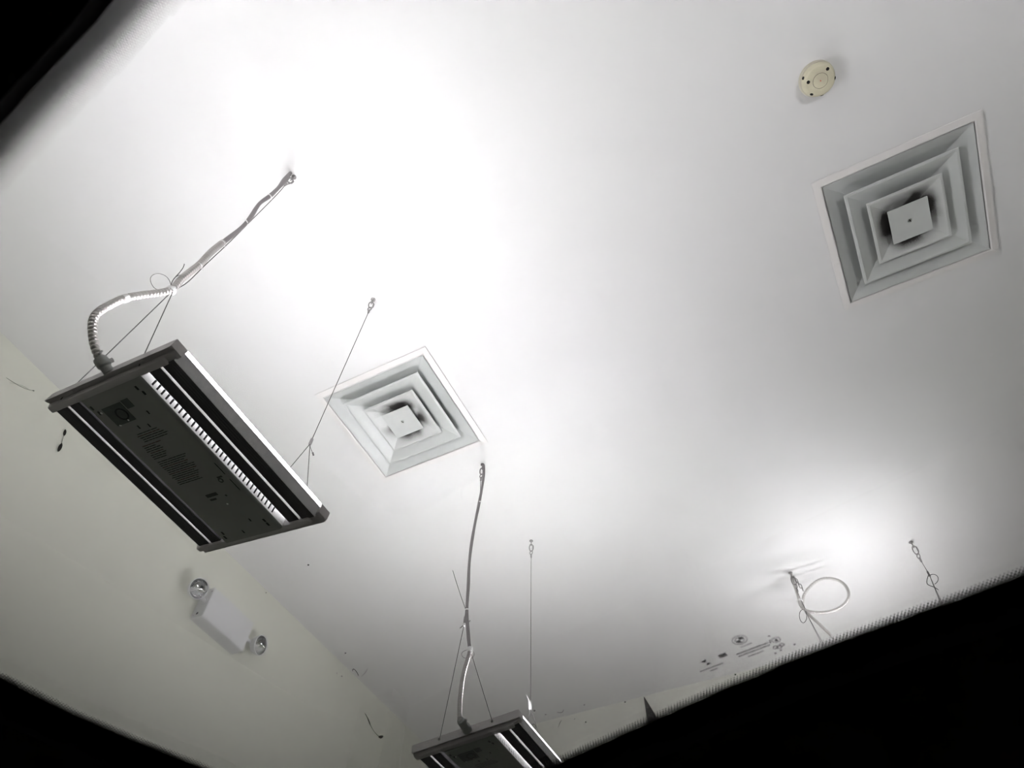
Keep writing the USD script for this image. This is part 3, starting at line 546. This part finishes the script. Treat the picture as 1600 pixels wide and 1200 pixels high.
simple('cobweb', 'small curved hair on the ceiling right of the bright gripper', 'cobweb', [tube([c_(-1.7573, 4.0397), c_(-1.7376, 4.0586), c_(-1.7087, 4.0319)], .0017, 5)], web_dark)
simple('speck', 'grey smear on the ceiling between the bright gripper and the curved hair', 'dirt speck', flake(c_(-1.845, 4.04, 0), .008, cn_, 21), web)
simple('speck', 'flat dark scrape on the ceiling beside the bright gripper', 'dirt speck', flake(c_(-1.8929, 3.9649, 0), .012, cn_, 23), web)
simple('speck', 'small dot on the ceiling before the back wall', 'dirt speck', flake(c_(-1.5589, 4.0411, 0), .008, cn_, 24), web_dark)
b_ = lambda x, z, d=.004: (x, BY - d, z)
simple('cobweb', 'brown hooked hair on the back wall by the light at the edge', 'cobweb', tube([b_(-1.9838, 3.8150), b_(-1.9626, 3.8202), b_(-1.9529, 3.7978), b_(-1.9698, 3.7822)], .0022, 5), web)
simple('cobweb', 'slanting dark hair on the back wall beside scuff marks', 'cobweb', tube([b_(-1.7579, 3.8006), b_(-1.772, 3.785), b_(-1.7821, 3.7584)], .0018, 5), web_dark)
for k, (x_, z_, r, lab) in enumerate(((-1.5857, 3.749, .010, 'dark chip on the back wall right of the scuffs'), (-1.6629, 3.7886, .007, 'small dark chip on the back wall near the ceiling line'), (-1.298, 3.8180, .009, 'black nick on the ceiling line left of the dark pointed board'), (-.5514, 3.8156, .009, 'brown nick on the ceiling line under the glass markings'))):
    simple('speck', lab, 'dirt speck', flake(b_(x_, z_, 0), r, bn, 30 + k), web_dark)
# dark board whose pointed corner stands against the back wall
t = thing('board', 'dark grey board with a pointed top corner standing against the back wall', 'board', (-1.162, BY - .012, 0))
sh = sg.Polygon([(0, 0), (.60, 0), (.60, 2.30), (.0525, 3.69), (.004, 3.812), (0, 3.812)])
bm = extrude(sh, 0, .010); v = bm.vertices.copy(); bm.vertices = np.c_[v[:, 0], v[:, 2], v[:, 1]]; bm.faces = bm.faces[:, ::-1]
part(t, 'panel', bm, board_m, False)
part(t, 'edge_strip', box(-.003, .0, -.001, .011, 0, 3.80), plain('board_edge', (.5, .5, .48), .6), False)

# ------------------------------------------------------------------ the car round the camera: only its glass roof and black lining show
PHI = math.radians(-12.0); UX = np.array((math.cos(PHI), math.sin(PHI))); VX = np.array((-math.sin(PHI), math.cos(PHI)))
GZ = CAM_Z + .45
car = thing('car', 'dark car roof lining and tinted glass roof that the ceiling is seen through', 'car', (0, 0, 0), (0, 0, 0))
def cw(u, v): return tuple(u * UX + v * VX)
def cpoly(P): return sg.Polygon([cw(u, v) for u, v in P])
fade = sg.Polygon([(-.985, .055), (-.377, -.0300), (-.332, -.0380), (-.287, -.0450), (-.246, -.0510), (-.208, -.0585), (.45, -.176), (.575, .42), (.54, .60), (.196, .653), (.138, .664), (.077, .673), (-.031, .694), (-.139, .722), (-.225, .747), (-.34, .781), (-.50, .832), (-.62, .860), (-.68, .84), (-.715, .775), (-.758, .622), (-.797, .525), (-.823, .446), (-.841, .367)]).buffer(-.02).buffer(.02)
front_zone = sg.Polygon([cw(-2, -1), cw(2, -1), cw(2, .10), cw(-2, .10)])     # the wide dotted edge; the other sides fade quicker
solid = unary_union([fade.buffer(.015), fade.buffer(.028).intersection(front_zone)])
outer = fade.buffer(.13)
part(car, 'roof_glass', extrude(outer, GZ + .0006, GZ + .0046), roof_glass, False, label='clear glass roof pane')
part(car, 'frit_border', extrude(outer.difference(solid), GZ, GZ + .0005), frit_m, False, label='solid black ceramic border of the roof glass')
# dots of the frit: hexagonal grid in the car's axes, growing towards the border
import shapely
XY, RAD = [], []
for pitch, front in ((.0018, True), (.0038, False)):
    gu, gv = np.meshgrid(np.arange(-1.15, .75, pitch), np.arange(-.30, .95, pitch * math.sqrt(3)))
    pts = np.vstack([np.c_[gu.ravel(), gv.ravel()], np.c_[gu.ravel() + pitch / 2, gv.ravel() + pitch * math.sqrt(3) / 2]])
    keep = (pts[:, 1] < .10) == front; pts = pts[keep]
    q = pts[:, :1] * UX + pts[:, 1:] * VX; d = shapely.distance(shapely.points(q), fade); W_ = .029 if front else .0158
    keep = (d > 0) & (d < W_); q, d = q[keep], d[keep] / W_; full = pitch / math.sqrt(3)
    XY.append(q); RAD.append(np.interp(d, [0, .2, .45, .6, 1], np.array([.25, .50, .84, .96, 1.03]) * full) if front else np.interp(d, [0, .25, .6, 1], np.array([.25, .55, .85, 1.02]) * full))
xy, rad = np.vstack(XY), np.concatenate(RAD)
k = 6; an = np.arange(k) * 2 * np.pi / k; base = np.c_[np.cos(an), np.sin(an)]
V = (xy[:, None, :] + rad[:, None, None] * base).reshape(-1, 2)
V = np.c_[V, np.full(len(V), GZ + .0003)]
fan = np.array([[0, i + 1, i] for i in range(1, k - 1)])
F = (np.arange(len(xy))[:, None, None] * k + fan).reshape(-1, 3)
part(car, 'frit_dots', trimesh.Trimesh(V, F, process=False), frit_m, False, kind='stuff', label='tiny black dots fading out from the glass border')
# printed approval marks on the glass
GM = GZ - .0003
def flat(poly): return extrude(poly, GM, GM + .0003)
rc = np.array((-.0736, .6509)); tx = np.array((.985, -.17)); tx /= np.linalg.norm(tx); ty = np.array((tx[1], -tx[0]))   # along the print, and up the print (towards the room's near side)
def mk(poly, c): # poly in print axes -> glass
    return affinity.affine_transform(poly, [tx[0], ty[0], tx[1], ty[1], c[0], c[1]])
def sector(a0, a1, r): return sg.Polygon([(0, 0)] + [(r * math.cos(a), r * math.sin(a)) for a in np.linspace(a0, a1, 12)])
def ringp(c, r, wd): return sg.Point(c).buffer(r).difference(sg.Point(c).buffer(r - wd))
rd = part(car, 'roundel', [flat(mk(ringp((0, 0), .0078, .0006), rc)), flat(mk(ringp((0, 0), .0050, .0006), rc)), flat(mk(sector(0, math.pi / 2, .0047), rc)), flat(mk(sector(math.pi, 1.5 * math.pi, .0047), rc))], mark_m, False, label='round two-quadrant emblem printed on the glass')
g = np.random.default_rng(3)
def dashes(c, length, rows, h):
    out = []
    for r_ in range(rows):
        x_ = -length / 2 + g.uniform(0, .002)
        while x_ < length / 2:
            w_ = g.uniform(.0008, .0022); out.append(flat(mk(sg.box(x_, -r_ * h * 1.6, x_ + w_, -r_ * h * 1.6 + h * g.uniform(.7, 1.0)), c))); x_ += w_ + .0005
    return out
part(car, 'glass_print', dashes((-.0705, .6628), .011, 1, .0012) + dashes((-.0665, .6715), .038, 1, .0022) + dashes((-.0660, .6760), .036, 1, .0020) + dashes((-.0650, .6815), .017, 1, .0016), mark_m, False, kind='stuff', label='small blurred lines of print on the glass')
part(car, 'glass_print', dashes((-.1145, .6850), .028, 1, .0014) + dashes((-.1135, .6900), .008, 1, .0016), mark_m, False, kind='stuff', label='lower line of blurred print on the glass')
hg = np.array((-.1170, .6740))
part(car, 'glass_mark', [flat(mk(sg.Polygon([(-.0045, .0045), (.0025, .0055), (.0, .0004)]), hg)), flat(mk(sg.Polygon([(-.0020, -.0048), (.0045, -.0035), (.0008, -.0004)]), hg))], mark_m, False, label='hourglass-shaped mark printed on the glass')
part(car, 'glass_mark', [flat(mk(sg.box(x_, y_, x_ + .0019, y_ + .0016), (-.0976, .6692))) for x_ in (-.0040, -.0017, .0006, .0028) for y_ in (-.0028, -.0006, .0014)], mark_m, False, label='small square emblem printed on the glass')
part(car, 'glass_mark', [flat(mk(ringp((0, 0), .0046, .0007), (-.0395, .6665))), flat(mk(sg.box(-.0014, -.0020, .0016, .0018), (-.0395, .6668)))] + [flat(mk(sg.Point((0, 0)).buffer(.0011), q)) for q in ((-.0444, .6573), (-.0455, .6650), (-.0462, .6680))], mark_m, False, label='ringed mark printed on the glass')
part(car, 'glass_mark', [flat(mk(ringp((0, 0), .0028, .0010), q)) for q in ((-.0435, .6785), (-.0395, .6795), (-.0362, .6770))] + [flat(mk(sg.Point((0, 0)).buffer(.0012), q)) for q in ((-.0460, .6885), (-.0394, .6855), (-.0241, .6818))], mark_m, False, label='cluster of small rings printed on the glass')
# headliner with its opening, roof skin, and a simple closed body below
U0, U1, V0, V1 = -1.42, 1.10, -.46, 1.06
lin_out = cpoly([(U0, V0), (U1, V0), (U1, V1), (U0, V1)]).buffer(-.1).buffer(.1)
opening = fade.buffer(.0335).difference(front_zone.difference(fade.buffer(.0255)))
part(car, 'headliner', extrude(lin_out.difference(opening), GZ - .030, GZ - .001), liner, False, label='black cloth roof lining')
part(car, 'roof_skin', extrude(lin_out.buffer(.10).difference(outer), GZ - .001, GZ + .012), car_paint, False)
part(car, 'floor_pan', extrude(lin_out.buffer(.08), .28, .34), liner, False)
shell = lin_out.buffer(.12).difference(lin_out.buffer(.06))
part(car, 'body_side', extrude(shell, .26, 1.10), car_paint, 20)
part(car, 'side_glass', extrude(lin_out.buffer(.07).difference(lin_out.buffer(.065)), 1.10, GZ - .001), side_glass, 20)
for u in (U0 + .1, U0 + .95, U1 - .1, -.1 + U1 - .75):
    for v, s in ((V0, -1), (V1, 1)):
        P = [cw(u - .06, v - s * .01), cw(u + .06, v - s * .01), cw(u + .05, v + s * .06), cw(u - .05, v + s * .06)]
        part(car, 'pillar', extrude(sg.Polygon(P).buffer(0), 1.09, GZ - .005), liner, False)
part(car, 'bonnet', hull([(*cw(U1 + .05, V0 + .02), .35), (*cw(U1 + .05, V1 - .02), .35), (*cw(U1 + 1.05, V0 + .12), .35), (*cw(U1 + 1.05, V1 - .12), .35), (*cw(U1 + .05, V0 + .02), 1.08), (*cw(U1 + .05, V1 - .02), 1.08), (*cw(U1 + 1.0, V0 + .14), .82), (*cw(U1 + 1.0, V1 - .14), .82)]), car_paint, 20)
for u in (U0 + .45, U1 + .35):
    for v, s in ((V0 - .16, -1), (V1 + .16, 1)):
        ax = np.array((*VX, 0)) * s; c3 = np.array((*cw(u, v), .345))
        wh = part(car, 'wheel', orient(lathe([(.20, -.11), (.32, -.10), (.345, -.07), (.345, .07), (.32, .10), (.20, .11)] + [(.20, -.11)], 40), ax, c3), rubber)
        part(wh, 'rim', orient(lathe([(0, .03), (.20, .06), (.20, -.08), (0, -.08)], 30), ax, c3), rim_m)
